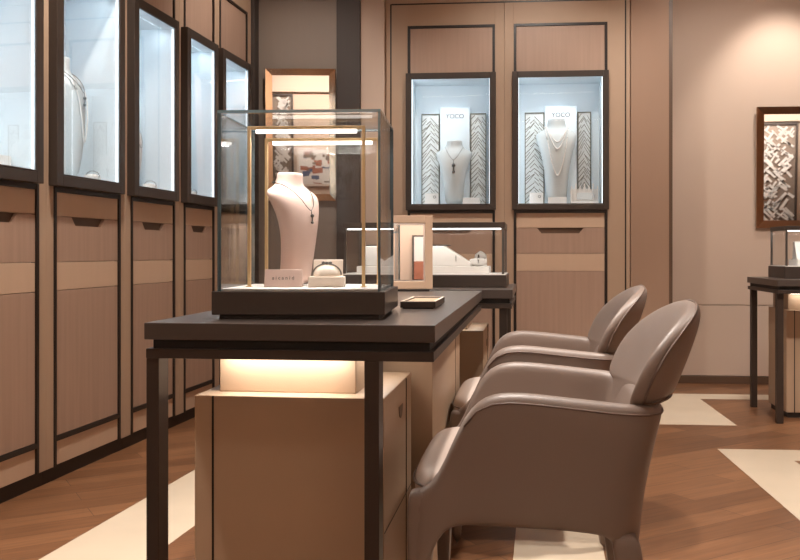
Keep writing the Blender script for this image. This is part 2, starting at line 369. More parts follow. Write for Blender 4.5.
def chain_pts(h, zlow, xw=.150, ztop=.90, n=40, off=.012, p=1.5, wx=1.0):
    pts = []
    for i in range(n + 1):
        x = -xw + 2 * xw * i / n
        z = zlow + (ztop - zlow) * (abs(x) / xw) ** p
        pts.append((x * wx * h, (bust_front(x, z) - off) * h, z * h))
    # close behind the neck
    for i in range(1, 8):
        t = pi * i / 8
        pts.append((xw * wx * cos(t) * h, (bust_front(xw, ztop) + .02 + .05 * sin(t)) * h, (ztop + .02 * sin(t)) * h))
    return pts
def necklace(name, loc, rz, h, zlow, mat, label, r=.0016, pearls=False, pendant=None, wx=1.0, xw=.150, p=1.5, off=.012, group=None, cat='necklace'):
    pts = chain_pts(h, zlow, xw=xw, p=p, off=off, wx=wx)
    m = MB()
    root = None
    if pendant:
        root = thing(name, loc, rz, label, cat, group)
        m.tube(pts, r, 5, 0, True).build('chain', mat, root)
        x, y, z = pts[20]; q = MB(); q.tube([(x, y - .002, z), (x, y - .002, z - pendant * .3)], r, 5)
        q.ball((x, y - .004, z - pendant * .45), pendant * .16, u=8, v=6); q.tube([(x, y - .004, z - pendant * .5), (x, y - .004, z - pendant)], pendant * .07, 6)
        q.ball((x, y - .004, z - pendant), pendant * .13, u=8, v=6); q.build('pendant', mat, root)
        return root
    if pearls:
        for i in range(0, len(pts)): m.ball(pts[i], r, u=6, v=5)
        m.tube(pts, r * .5, 5, 0, True)
    else: m.tube(pts, r, 5, 0, True)
    o = m.build(name, mat); o.location = loc; o.rotation_euler = (0, 0, rz)
    return tag(o, label, cat, group)

def block(name, loc, rz, sx, sy, sz, mat, label, cat, group=None, bev=.003):
    o = MB().box(-sx / 2, sx / 2, -sy / 2, sy / 2, 0, sz).build(name, mat, None, bevel=bev)
    o.location = loc; o.rotation_euler = (0, 0, rz); return tag(o, label, cat, group)
def torus_pts(c, R, n=24, ax='y', sq=1.0):
    out = []
    for i in range(n):
        t = 2 * pi * i / n
        if ax == 'y': out.append((c[0] + R * cos(t), c[1], c[2] + R * sq * sin(t)))
        elif ax == 'x': out.append((c[0], c[1] + R * cos(t), c[2] + R * sq * sin(t)))
        else: out.append((c[0] + R * cos(t), c[1] + R * sq * sin(t), c[2]))
    return out
def pillow_rings(sx, sy, sz, z0=0.0):
    rings = []
    for k in range(7):
        f = k / 6; s_ = math.sqrt(max(.02, 1 - (f * 2 - 1) ** 4)); z = z0 + sz * f
        rings.append([(sx / 2 * s_ * (abs(cos(t)) ** .5) * (1 if cos(t) >= 0 else -1), sy / 2 * s_ * (abs(sin(t)) ** .5) * (1 if sin(t) >= 0 else -1), z) for t in [2 * pi * i / 20 for i in range(20)]])
    return rings
def bracelet_on_cushion(loc, rz, s, label_c, label_b, group=None, mat='white', base=True):
    o = MB().loft(pillow_rings(.075 * s, .055 * s, .036 * s)).build('bracelet_cushion', mat)
    o.location = loc; o.rotation_euler = (0, 0, rz); tag(o, label_c, 'cushion', group)
    b = MB().tube([(0.0 + .002, .031 * s * cos(t), .018 * s + .0225 * s * sin(t)) for t in [2 * pi * i / 28 for i in range(28)]], .0026 * s, 6, 0, True).build('bracelet', 'silver')
    b.location = loc; b.rotation_euler = (0, 0, rz); tag(b, label_b, 'bracelet')
    # keep the band clear of the shelf
    b.location = (loc[0], loc[1], loc[2] + .0075 * s)
def inside(c, fa, y, dz=0.0):
    """a point on the display floor: fa 0..1 along the width, y depth behind the frame plane"""
    a = c['i0'] + (c['i1'] - c['i0']) * fa
    x, yy, _ = fr(c['base'], c['rz'], a, y); return (x, yy, c['j0'] + dz)

# contents of the left showcases
c = left[1]; p = inside(c, .72, .10)
block('display_riser', p, RZL, .20, .10, .05, 'white', 'low white riser on the floor of the showcase at the left edge of the photo', 'display riser')
p = inside(c, .93, .06)
m = MB().tube(torus_pts((0, 0, .0), .026, 24, 'z'), .0025, 6, 0, True).build('bangle', 'dsilver'); m.location = (p[0], p[1], p[2] + .0026); m.rotation_euler = (0, 0, RZL)
tag(m, 'thin dark bangle lying at the front of the showcase at the left edge', 'bangle')
c = left[2]; p = inside(c, .56, .105); hb = .52
bust(p, RZL, hb, 'bust_grey', 'tall white bust with a long looped necklace in the second left wall showcase', 'display busts', wx=.56)
necklace('necklace', p, RZL, hb, .30, 'pearl', 'long looped pale necklace on the tall bust in the left wall showcase', r=.0035, wx=.56, p=1.7)
necklace('necklace', p, RZL, hb, .70, 'dsilver', 'short silver pendant necklace on the tall bust in the left wall showcase', r=.0018, wx=.56, pendant=.05, off=.022)
bracelet_on_cushion(inside(c, .86, .06), RZL, 1.0, 'low white bracelet cushion beside the tall bust in the left wall showcase', 'silver bracelet around the low cushion beside the tall left wall bust')
block('display_riser', inside(c, .30, .14), RZL, .10, .08, .05, 'white', 'small white riser behind the tall bust in the left wall showcase', 'display riser')
c = left[3]; p = inside(c, .48, .11)
bust(p, RZL, .36, 'white', 'mid height white bust mostly hidden by the frame of the third left wall showcase', 'display busts')
necklace('necklace', p, RZL, .36, .55, 'silver', 'fine silver necklace on the half hidden bust in the third left wall showcase', r=.0015)
bracelet_on_cushion(inside(c, .78, .06), RZL, 1.0, 'flat white watch cushion on the floor of the third left wall showcase', 'silver bracelet on the cushion of the third left wall showcase')
c = left[4]; p = inside(c, .42, .12)
bust(p, RZL, .36, 'white', 'white bust just peeking past the frame left of the glass case', 'display busts')
bracelet_on_cushion(inside(c, .70, .06), RZL, .9, 'tiny white cushion on the floor of the showcase left of the glass case', 'silver bracelet in the showcase just left of the glass case')
c = left[5]
block('display_riser', inside(c, .45, .09), RZL, .14, .10, .15, 'white', 'square white riser seen through the glass case in the farthest left showcase', 'display riser')

# contents of the back showcases
def chevron_panel(c, fa0, fa1, h=.625):
    """white panel with fine dark zigzag veins, fixed to the back of the showcase"""
    r = c['root']; o0 = c['a0']
    x0 = c['i0'] - o0 + (c['i1'] - c['i0']) * fa0; x1 = c['i0'] - o0 + (c['i1'] - c['i0']) * fa1; w = x1 - x0
    z0 = c['j0']; yb = .2195
    p = MB().box(x0, x1, .200, yb, z0, z0 + h).build('lattice_panel', 'slat', r)
    MB().box(x0, x0 + .005, .192, .1995, z0, z0 + h).box(x1 - .005, x1, .192, .1995, z0, z0 + h).box(x0 + .005, x1 - .005, .192, .1995, z0 + h - .006, z0 + h).build('rim', 'taupe_lattice', p)
    m = MB(); rnd = random.Random(int(fa0 * 100) + 3); half = (w - .010) / 2; t = .0034
    for side in (0, 1):
        a = x0 + .005 + side * half; z = z0 - .05
        while z < z0 + h:
            rise = .062 * rnd.uniform(.75, 1.25)
            za, zb = (z + rise, z) if side else (z, z + rise)
            n = 2 if rnd.random() < .45 else 1
            for k in range(n):
                u0, u1 = (0, 1) if n == 1 else ((0, .5), (.5, 1))[k]
                off = 0 if n == 1 else (-.009, .009)[k]
                qa, qb = za + (zb - za) * u0 + off, za + (zb - za) * u1 + off
                if min(qa, qb) > z0 + .002 and max(qa, qb) < z0 + h - .010:
                    m.prism_xz([(a + half * u0, qa), (a + half * u1, qb), (a + half * u1, qb + t * 1.5), (a + half * u0, qa + t * 1.5)], .1965, .1999)
            z += rnd.uniform(.022, .036)
    m.build('veins', 'taupe_lattice', p)
def back_fill(c, tall, lab):
    chevron_panel(c, .085, .325)
    chevron_panel(c, .735, .945 if lab == 'left' else .90)
    r = c['root']; w = (c['i1'] - c['i0']) * .39; xm = c['i0'] - c['a0'] + (c['i1'] - c['i0']) * .53
    p = MB().box(xm - w / 2, xm + w / 2, .190, .2195, c['j0'], c['j0'] + .665).build('sign_panel', 'case_in', r, bevel=.002)
    text_mesh('lettering', 'YOCO', .042, 'ink', p, (xm, .1893, c['j0'] + .605), (pi / 2, 0, 0))
c = back[0]; back_fill(c, .3, 'left')
p = inside(c, .53, .105); hb = .435
bust(p, RZB, hb, 'bust_grey', 'white bust with a short dark pendant in the left back showcase', 'display busts', wx=.95)
necklace('necklace', p, RZB, hb, .68, 'dsilver', 'short dark silver pendant necklace on the bust in the left back showcase', r=.0012, pendant=.08, wx=.95)
def tag_card(loc, rz, label, s=1.0):
    r = thing('ring_stand', loc, rz, label, 'display riser', 'small risers in the back showcases')
    MB().box(-.045 * s, .045 * s, -.02, .02, 0, .075 * s).build('block', 'white', r, bevel=.002)
    MB().tube(torus_pts((.02 * s, -.0215, .05 * s), .008 * s, 14, 'y'), .0015, 5, 0, True).build('ring', 'dsilver', r)
tag_card(inside(c, .245, .06), RZB, 'white riser holding a dark ring at the left of the left back showcase')
block('display_riser', inside(c, .76, .06), RZB, .115, .04, .045, 'white', 'plain low white riser right of the bust in the left back showcase', 'display riser', 'small risers in the back showcases')
c = back[1]; back_fill(c, .3, 'right')
p = inside(c, .47, .100); hb = .575
bust(p, RZB, hb, 'bust_grey', 'tall white bust under draped pearl strands in the right back showcase', 'display busts', wx=.80)
for zl, lab, rr in ((.32, 'longest pearl strand on the tall bust in the right back showcase', .006), (.62, 'shorter pearl strand, draped inside the longest one, in the right back showcase', .0055), (.70, 'topmost pearl strand close to the neck of the tall bust in the right back showcase', .005)):
    necklace('pearl_necklace', p, RZB, hb, zl, 'pearl', lab, r=rr, pearls=True, wx=.80, xw=.17 if zl < .5 else .15, p=1.7, off=.014 if zl < .6 else .024, group='pearl strands on the tall bust')
tag_card(inside(c, .22, .06), RZB, 'white riser with a dark clasp at the left of the right back showcase')
block('display_riser', inside(c, .47, .045), RZB, .12, .035, .045, 'white', 'plain low white riser in front of the tall pearl draped bust', 'display riser', 'small risers in the back showcases')
pr = inside(c, .80, .07)
r = thing('bracelet_rack', pr, RZB, 'white slotted rack of upright bars right of the tall bust in the right back showcase', 'display rack')
MB().box(-.09, .09, -.03, .03, 0, .02).build('base', 'white', r, bevel=.002)
MB().box(-.09, .09, .018, .026, .02, .10).build('back_panel', 'white', r)
for k in range(7):
    x = -.084 + k * .028; MB().box(x - .004, x + .004, -.012, -.004, .02, .135 if k % 2 else .12).build('upright', 'white', r)
MB().box(-.05, .05, -.0135, -.0122, .03, .075).build('card', 'slat', r)

# ------------------------------------------------------------------ tables
def table(name, loc, rz, W, L, label, group, legs, front_w=.028, apron=.02):
    """x from -W to 0, y from 0 to L, top at 0.755"""
    r = thing(name, loc, rz, label, 'table', group)
    MB().box(-W, 0, 0, L, .7205, .755).build('tabletop', 'tabletop', r, bevel=.0015)
    MB().box(-W + .014, -.012, .014, L - .014, .7018, .7205).build('shadow_gap', 'gap', r)
    m = MB(); z0, z1 = .682, .7018
    m.box(-W + .002, -.003, .004, .044, z0, z1).box(-W + .002, -.003, L - .044, L - .004, z0, z1).box(-W + .002, -W + .042, .044, L - .044, z0, z1).box(-.043, -.003, .044, L - .044, z0, z1)
    m.build('apron_frame', 'tabledark', r, bevel=.0015)
    for (x, y, dx, dy) in legs:
        MB().box(x, x + dx, y, y + dy, 0, z0).build('leg', 'tabledark', r, bevel=.0015)
    return r
T0 = (.010, 1.775)
main = table('consultation_table', (T0[0], T0[1], 0), RZT, .600, 1.610, 'long dark brown table with the glass jewellery case on its near end', 'dark display tables',
             [(-.598, .006, .027, .05), (-.143, .006, .030, .05), (-.598, 1.552, .027, .05), (-.137, 1.552, .029, .05)])
def T(x, y, z=0): return fr(T0, RZT, x, y, z)

# near pedestal cabinet with its lit neck (frame of the long table)
def pedestal(name, loc, rz, W, L, htop, label, neck, group=None, lit=.7, stop=.6815):
    r = thing(name, loc, rz, label, 'pedestal cabinet', group)
    MB().box(0, W, 0, L, .03, htop).build('body', 'pedestal', r, bevel=.002)
    MB().box(.012, W - .012, .012, L - .012, 0, .03).build('plinth', 'plinth', r)
    MB().box(.040, .0445, -.001, .004, .03, htop - .001).build('inlay_line', 'inlay', r)
    MB().box(W - .002, W + .002, L * .77, L * .775, .03, htop - .002).box(W - .002, W + .0012, .004, L - .004, htop * .5, htop * .5 + .0016).build('door_seam', 'inlay', r)
    # finger pull cut in the side
    yc = L * .56
    MB().prism([(yc + .03 * cos(t), htop - .055 + .03 * sin(t)) for t in [pi + pi * k / 12 for k in range(13)]] , lambda a, b: (W - .001, a, b), lambda a, b: (W + .0015, a, b)).build('finger_pull', 'skirting', r)
    x0, x1, y0, y1 = neck
    MB().box(x0, x1, y0, y1, htop, stop).build('neck', 'pedestal', r, bevel=.002)
    MB().box(x0 + .01, x1 - .01, y0 - .022, y0 - .010, stop - .010, stop - .001).build('light_strip', 'led_warm', r)
    MB().box(x1 + .008, x1 + .020, y0 + .01, y1 - .01, stop - .010, stop - .001).build('light_strip', 'led_warm', r)
    area('neck_lamp', r, ((x0 + x1) / 2, y0 - .030, stop - .012), (0, 0, 0), x1 - x0 - .02, .03, lit, (1, .94, .86))
    area('neck_lamp', r, (x1 + .030, (y0 + y1) / 2, stop - .012), (0, 0, 0), .03, y1 - y0 - .02, lit * .3, (1, .94, .86))
    return r
pl = T(-.551, .150)
pedestal('pedestal_cabinet', (pl[0], pl[1], 0), RZT, .424, .43, .584, 'camel leather pedestal cabinet with a glowing neck under the near end of the long table', (.037, .351, .058, .42), 'camel pedestal cabinets')
# second tall pedestal, which carries the far half of the table
pl2 = T(-.5, .62)
r = thing('support_cabinet', (pl2[0], pl2[1], 0), RZT, 'tall camel support cabinet under the far half of the long table, beside the chairs', 'pedestal cabinet')
MB().box(0, .425, 0, .88, .03, .6815).build('body', 'pedestal', r, bevel=.002)
MB().box(.012, .413, .012, .868, 0, .03).build('plinth', 'plinth', r)
MB().box(.4245, .4258, .70, .706, .03, .681).build('door_seam', 'inlay', r)

# far table crossing behind, its showcase and pedestal
F0 = (.317, 3.452)
far = table('display_table', (F0[0], F0[1], 0), RZT, .760, .66, 'dark brown table behind the long one, carrying the long glass showcase', 'dark display tables',
            [(-.052, .01, .03, .03), (-.754, .01, .03, .03), (-.052, .60, .03, .03), (-.754, .60, .03, .03)])
pf = fr(F0, RZT, -.52, .14)
pedestal('pedestal_cabinet', (pf[0], pf[1], 0), RZT, .40, .42, .584, 'camel pedestal cabinet with lit neck below the long glass showcase, behind the chairs', (.05, .33, .07, .38), 'camel pedestal cabinets', lit=.3)

def showcase(name, loc, rz, W, D, H, base, label, group, led=1.2):
    """x 0..W, y 0..D, z from 0"""
    r = thing(name, loc, rz, label, 'glass showcase', group)
    MB().box(0, W, 0, D, 0, base).build('base', 'frame', r, bevel=.002)
    MB().box(.006, W - .006, .006, D - .006, base, base + .004).build('display_floor', 'white', r)
    tf = .024; zt = H - tf
    MB().box(.008, W - .008, .008, D - .008, zt, H).build('top_frame', 'frame', r, bevel=.002)
    for (x, y) in ((.010, .010), (W - .020, .010), (.010, D - .020), (W - .020, D - .020)):
        MB().box(x, x + .010, y, y + .010, base + .004, zt).build('corner_post', 'dsilver', r)
    m = MB(); z0, z1 = base + .0045, zt - .0005
    m.box(.021, W - .021, .012, .016, z0, z1).box(.021, W - .021, D - .016, D - .012, z0, z1).box(.012, .016, .021, D - .021, z0, z1).box(W - .016, W - .012, .021, D - .021, z0, z1)
    m.build('glazing', 'glass', r)
    MB().box(.024, W - .024, .020, .034, zt - .006, zt - .0006).build('light_strip', 'led_bar', r)
    area('showcase_lamp', r, (W / 2, .05, zt - .011), (radians(15), 0, 0), W * .85, .03, led, (1, .93, .84))
    return r
S0 = fr(F0, RZT, -.714, .20)
sc = showcase('glass_showcase', (S0[0], S0[1], .755), RZT, .685, .36, .267, .051, 'long low glass showcase with white stepped trays on the table behind the standing mirror', 'glass showcases', led=.55)
def S(x, y): return fr(S0, RZT, x, y, .755 + .055)
# stepped trays and bracelet holders inside it
block('display_tray', S(.49, .16), RZT, .24, .16, .030, 'white', 'long white platform under the slanted holder at the right of the long showcase', 'display riser', 'white platforms in the long showcase')
block('display_tray', S(.17, .16), RZT, .24, .16, .030, 'white', 'white platform at the left of the long showcase, seen through the glass case', 'display riser', 'white platforms in the long showcase')
def wedge(loc, rz, label, s=1.0):
    r = thing('bracelet_ramp', loc, rz, label, 'jewellery holder', 'slanted bracelet holders in the long showcase')
    poly = [(-.085, 0), (.085, 0), (.085, .012), (-.03, .085), (-.085, .085)]
    MB().prism_xz([(a * s, b * s) for a, b in poly], -.05 * s, .05 * s).build('ramp', 'white', r, bevel=.004)
    MB().tube([(-.045 * s + .036 * s * cos(t), .03 * s * sin(t), .0885 * s) for t in [2 * pi * i / 24 for i in range(24)]], .003 * s, 6, 0, True).build('bracelet', 'dsilver', r)
    MB().tube([(.02 * s, -.0535 * s + .0 * i, 0.02 * s) for i in range(2)] + [(.02 * s, -.0535 * s, .045 * s)], .0015, 5).build('pin', 'dsilver', r)
q = S(.45, .15); wedge((q[0], q[1], q[2] + .030), RZT, 'white slanted bracelet holder at the right of the long showcase')
q = S(.16, .15); wedge((q[0], q[1], q[2] + .030), RZT, 'white slanted bracelet holder at the left of the long showcase, behind the glass case')
q = S(.56, .15); bracelet_on_cushion((q[0], q[1], q[2] + .030), RZT, 1.0, 'rounded white cushion at the right end of the long showcase platform', 'silver bracelet on the cushion at the right end of the long showcase')

q = S(.30, .17); o = MB().lathe([(.022, 0), (.022, .006), (.016, .03), (.012, .055), (.004, .064)], 20).build('ring_cone', 'white'); o.location = (q[0], q[1], q[2]); tag(o, 'white ring cone inside the long showcase, partly hidden by the standing mirror', 'ring holder')
q = S(.565, .25); o = MB().loft(pillow_rings(.055, .020, .095)).build('standing_pad', 'white'); o.location = (q[0], q[1], q[2]); o.rotation_euler = (0, 0, RZT); tag(o, 'upright rounded white pad at the right rear of the long showcase', 'display pad')
# ------------------------------------------------------------------ glass case on the near end of the long table
RZC = -math.atan(.0478)
C0 = (-.4700, 1.935)                      # front left foot
r = thing('jewellery_case', (C0[0], C0[1], .755), RZC, 'large clear glass jewellery case with gold light frames on the long dark table', 'glass showcase', 'glass showcases')
BW, BD = .374, .335
MB().box(.014, BW - .014, .014, BD - .014, 0, .0100).build('plinth', 'plinth', r)
MB().box(0, BW, 0, BD, .0100, .0600).build('base', 'frame', r, bevel=.0015)
MB().box(.016, BW - .016, .020, BD - .016, .0600, .0655).build('display_floor', 'white', r, bevel=.001)
gx0, gx1, gy0, gy1, gz0, gz1, gt = .010, BW - .010, .010, BD - .010, .0602, .4450, .0065
def pane(nm, x0, x1, y0, y1, z0, z1, n, mt='caseglass'):
    m = MB().box(x0, x1, y0, y1, z0, z1)
    m.bm.normal_update()
    for f in m.bm.faces:
        if abs(f.normal[n]) < .5: f.material_index = 1
    return m.build(nm, [mt, 'glassedge'], r)
pane('glass_pane', gx0, gx1, gy0, gy0 + gt, gz0, gz1, 1)
pane('glass_pane', gx0, gx1, gy1 - gt, gy1, gz0, gz1, 1)
pane('glass_pane', gx0, gx0 + gt, gy0 + gt + .0002, gy1 - gt - .0002, gz0, gz1, 0)
pane('glass_pane', gx1 - gt, gx1, gy0 + gt + .0002, gy1 - gt - .0002, gz0, gz1, 0)
pane('glass_lid', gx0, gx1, gy0, gy1, gz1 + .0002, gz1 + gt, 2, 'lidglass')
def gold_frame(x0, x1, y, z1):
    w = .0075
    f = MB().box(x0, x0 + w, y, y + w, .0655, z1).box(x1 - w, x1, y, y + w, .0655, z1).box(x0 + w, x1 - w, y, y + w, z1 - w, z1)
    f.box(x0 - .003, x0 + w + .003, y - .003, y + w + .003, .0655, .0675).box(x1 - w - .003, x1 + .003, y - .003, y + w + .003, .0655, .0675)
    f = f.build('light_frame', 'gold', r, bevel=.0008)
    MB().box(x0 + w + .012, x1 - w - .012, y + .001, y + w - .001, z1 - w - .0085, z1 - w - .0003).build('light_bar', 'led_bar', f)
    area('light_bar_lamp', r, ((x0 + x1) / 2, y + w / 2, z1 - w - .010), (0, 0, 0), x1 - x0 - .05, .006, .55, (1, .92, .84))
gold_frame(.049, .318, .115, .4310)
gold_frame(.049, .334, .285, .4250)
def Cc(x, y): return fr(C0, RZC, x, y, .755 + .0655)
# blush bust with necklace
pb = Cc(.143, .205); RB = radians(62); hb = .268
bust(pb, RB, hb, 'pink', 'blush bust with a fine silver necklace inside the large glass case', 'display busts', wx=1.14)
necklace('necklace', pb, RB, hb, .66, 'dsilver', 'fine silver pendant necklace around the blush bust in the glass case', r=.0011, pendant=.028, wx=1.14)
# name card
pc = Cc(.135, .105)
k = thing('name_card', pc, RZC, 'small blush name card at the foot of the bust in the glass case', 'sign')
MB().prism([(-.011, 0), (.011, 0), (.003, .040), (-.003, .040)], lambda a, b: (-.043, a, b), lambda a, b: (.043, a, b)).build('card_block', 'pink', k, bevel=.001)
text_mesh('lettering', 'a i c a n i d', .0115, 'ink', k, (0, -.0078, .021), (pi / 2 - math.atan(.2), 0, 0), .0004)
# bracelet box
px = Cc(.230, .125)
k = thing('bracelet_box', px, RZC + radians(4), 'open cream bracelet box with a domed cushion right of the blush bust', 'jewellery box')
MB().box(-.040, .040, -.030, .030, 0, .024).build('box_body', 'cream', k, bevel=.002)
MB().prism([(.022, .024), (.030, .024), (.036, .062), (.031, .062)], lambda a, b: (-.034, a, b), lambda a, b: (.034, a, b)).build('backrest', 'cream', k, bevel=.0015)
MB().loft([[(x + 0, y * .6, z) for (x, y, z) in ring] for ring in [[(.030 * math.sqrt(1 - f * f) * cos(t), -.004 + .036 * math.sqrt(1 - f * f) * sin(t), .024 + .026 * f) for t in [2 * pi * i / 20 for i in range(20)]] for f in (0, .25, .5, .7, .85, .95, .995)]]).build('cushion', 'cream', k)
b = MB().tube([(.0325 * cos(t), -.002 - .016 * math.sin(t) * .2, .0275 + .0255 * sin(t)) for t in [pi * i / 20 for i in range(21)]], .0018, 6)
for dx in (-.008, 0, .008): b.ball((dx, -.004, .0545), .0042, u=8, v=6)
b = b.build('bracelet', 'dsilver'); b.location = px; b.rotation_euler = (0, 0, RZC + radians(4)); tag(b, 'thin dark silver bracelet arched over the cushion of the cream box', 'bracelet')

# tray on the table beside the case
pt = T(-.100, .505); tr = thing('presentation_tray', (pt[0], pt[1], .755), RZT, 'small dark tray lined in tan leather beside the glass case', 'tray')
TW, TL = .090, .24
m = MB().box(-TW / 2 + .006, TW / 2 - .006, .006, TL - .006, 0, .006)
for (x0, x1, y0, y1) in ((-TW / 2, TW / 2, 0, .008), (-TW / 2, TW / 2, TL - .008, TL), (-TW / 2, -TW / 2 + .008, .008, TL - .008), (TW / 2 - .008, TW / 2, .008, TL - .008)):
    m.box(x0, x1, y0, y1, .003, .0185)
m.build('tray_body', 'tabledark', tr, bevel=.001)
MB().box(-TW / 2 + .0085, TW / 2 - .0085, .0085, TL - .0085, .006, .0165).build('lining', 'pedestal', tr, bevel=.001)
m = MB()
for (x0, x1, y0, y1) in ((-TW / 2 + .001, TW / 2 - .001, .001, .006), (-TW / 2 + .001, TW / 2 - .001, TL - .006, TL - .001), (-TW / 2 + .001, -TW / 2 + .006, .006, TL - .006), (TW / 2 - .006, TW / 2 - .001, .006, TL - .006)):
    m.box(x0, x1, y0, y1, .0186, .0200)
m.build('rim', 'cream', tr)

# standing mirror on the table
pm = T(-.274, 1.530)
mr = thing('standing_mirror', (pm[0], pm[1], .755), radians(1.5), 'small standing mirror in a beige frame on the far end of the long table', 'mirror')
MW, MH, MF = .192, .272, .028
tilt = Matrix.Translation((0, 0, .008)) @ Matrix.Rotation(radians(-4), 4, 'X')
MB().box(-MW / 2, -MW / 2 + MF, -.012, .012, 0, MH).box(MW / 2 - MF, MW / 2, -.012, .012, 0, MH).box(-MW / 2 + MF, MW / 2 - MF, -.012, .012, 0, MF).box(-MW / 2 + MF, MW / 2 - MF, -.012, .012, MH - MF, MH).build('frame', 'band', mr, bevel=.0015, xf=tilt)
MB().box(-MW / 2 + MF, MW / 2 - MF, .002, .006, MF, MH - MF).build('mirror_glass', 'mirror', mr, xf=tilt)
m = MB(); a, b2 = MW / 2 - MF, MF
m.box(-a, -a + .006, -.004, .002, b2, MH - b2).box(a - .006, a, -.004, .002, b2, MH - b2).box(-a + .006, a - .006, -.004, .002, b2, b2 + .006).box(-a + .006, a - .006, -.004, .002, MH - b2 - .006, MH - b2)
m.build('inner_bezel', 'silver', mr, xf=tilt)
MB().box(-MW / 2 + .012, MW / 2 - .012, -.02, .05, 0, .008).build('foot', 'plinth', mr, bevel=.001)

# ------------------------------------------------------------------ armchairs
HW, TH = .285, .052
def u_path():
    pts = []
    for i in range(12): pts.append((.004 + (.30 - .004) * i / 11, -(HW - TH / 2)))
    n = 22
    for i in range(1, n):
        t = pi * i / n; s_, c_ = sin(t), cos(t)
        pts.append((.30 + .150 * abs(s_) ** (2 / 5.0), -(HW - TH / 2) * (abs(c_) ** (2 / 5.0)) * (1 if c_ >= 0 else -1)))
    for i in range(11, -1, -1): pts.append((.004 + (.30 - .004) * i / 11, HW - TH / 2))
    return pts
def interp(x, tab):
    if x <= tab[0][0]: return tab[0][1]
    for (a, b), (c_, d) in zip(tab, tab[1:]):
        if x <= c_: 
            f = (x - a) / (c_ - a); return b + (d - b) * f
    return tab[-1][1]
TOP = [(.0, .412), (.028, .420), (.045, .430), (.064, .455), (.080, .497), (.10, .550), (.118, .578), (.135, .597), (.155, .610), (.18, .6165), (.21, .6165), (.25, .613), (.45, .590), (.6, .590)]
BOT = [(.0, .22), (.03, .245), (.05, .315), (.07, .340), (.10, .348), (.35, .343), (.395, .332), (.425, .300), (.44, .25), (.6, .25)]
def rake(x, z): return x + (.048 * max(0, z - .38) / .2 if z > .38 else 0) * min(1, max(0, (x - .15) / .27))
def armchair(loc, rz, label):
    r = thing('armchair', loc, rz, label, 'armchair', 'taupe armchairs along the long table')
    path = u_path(); rings = []; n = len(path)
    for i, (x, y) in enumerate(path):
        a, b = path[max(i - 1, 0)], path[min(i + 1, n - 1)]
        t = Vector((b[0] - a[0], b[1] - a[1])).normalized(); nx, ny = t.y, -t.x      # outward
        zt, zb = interp(x, TOP), (interp(x, BOT) if abs(y) > .2 else .335); rr = TH / 2
        prof = [(-1, zb), (-1, zb + (zt - zb) * .25), (-1, zb + (zt - zb) * .55), (-1, zt - rr * 1.1), (-.92, zt - rr * .55), (-.6, zt - rr * .12), (0, zt), (.6, zt - rr * .12), (.92, zt - rr * .55), (1, zt - rr * 1.1), (1, zb + (zt - zb) * .55), (1, zb + (zt - zb) * .25), (1, zb), (0, zb - .002)]
        rings.append([(rake(x + nx * o * rr, z), y + ny * o * rr, z) for o, z in prof])
    MB().loft(rings).build('arm_shell', 'chair', r, subsurf=1)
    # piping along the outer top edge of the shell
    pts = []
    for i, (x, y) in enumerate(path):
        a, b = path[max(i - 1, 0)], path[min(i + 1, n - 1)]
        t = Vector((b[0] - a[0], b[1] - a[1])).normalized(); zt = interp(x, TOP)
        pts.append((rake(x + t.y * TH / 2 * .98, zt - TH * .36), y - t.x * TH / 2 * .98, zt - TH * .36))
    MB().tube(pts[4:-4], .0022, 6).build('piping', 'piping', r)
    # legs, upholstered and tapering
    for s_ in (-1, 1):
        ry = s_ * (HW - TH / 2)
        rg = []
        for z, x0, x1, w in ((0, .004, .030, .032), (.12, .000, .034, .038), (.25, -.004, .041, .046), (.32, -.006, .052, .051), (.37, -.006, .066, .052), (.408, -.004, .060, .050), (.414, .004, .05, .04)):
            cx, hx = (x0 + x1) / 2, (x1 - x0) / 2
            rg.append([(cx + hx * (abs(cos(t)) ** .4) * (1 if cos(t) >= 0 else -1), ry + w / 2 * (abs(sin(t)) ** .4) * (1 if sin(t) >= 0 else -1), z) for t in [2 * pi * i / 16 for i in range(16)]])
        MB().loft(rg).build('leg', 'chair', r, subsurf=1)
        rg = []
        for z, x0, x1, w, yy in ((0, .447, .478, .030, .010), (.10, .438, .476, .036, .009), (.20, .426, .474, .042, .008), (.27, .414, .471, .044, .008), (.315, .405, .464, .042, .009), (.34, .41, .455, .034, .010)):
            cx, hx = (x0 + x1) / 2, (x1 - x0) / 2
            rg.append([(cx + hx * (abs(cos(t)) ** .4) * (1 if cos(t) >= 0 else -1), ry - s_ * yy + w / 2 * (abs(sin(t)) ** .4) * (1 if sin(t) >= 0 else -1), z) for t in [2 * pi * i / 16 for i in range(16)]])
        MB().loft(rg).build('leg', 'chair', r, subsurf=1)
    # seat cushion, wide nosing in front of the arms
    rings = []
    def plan(sh, z, dome=0):
        ring = []
        for i in range(36):
            t = 2 * pi * i / 36; c_, s2 = cos(t), sin(t)
            x = .215 + (.222 - sh) * (abs(c_) ** .35) * (1 if c_ >= 0 else -1)
            hy = interp(x, [(-.01, .268), (.05, .272), (.085, .245), (.12, .236), (.5, .236)]) - sh
            ring.append((x, hy * (abs(s2) ** .35) * (1 if s2 >= 0 else -1), z))
        return ring
    for sh, z in ((.014, .372), (.004, .380), (.0, .400), (.001, .424), (.006, .438), (.016, .447), (.035, .453), (.09, .458), (.17, .460)): rings.append(plan(sh, z))
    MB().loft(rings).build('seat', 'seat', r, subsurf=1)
    MB().tube(plan(-.0015, .418), .0022, 6, 0, True).build('seat_piping', 'piping', r)
    MB().box(.012, .05, -.245, .245, .330, .378).build('seat_rail', 'chair', r, bevel=.008)
    # backrest: one upholstered pad, its face running down to the seat, its back lipping over the arm band
    zc, ztop = .630, .790
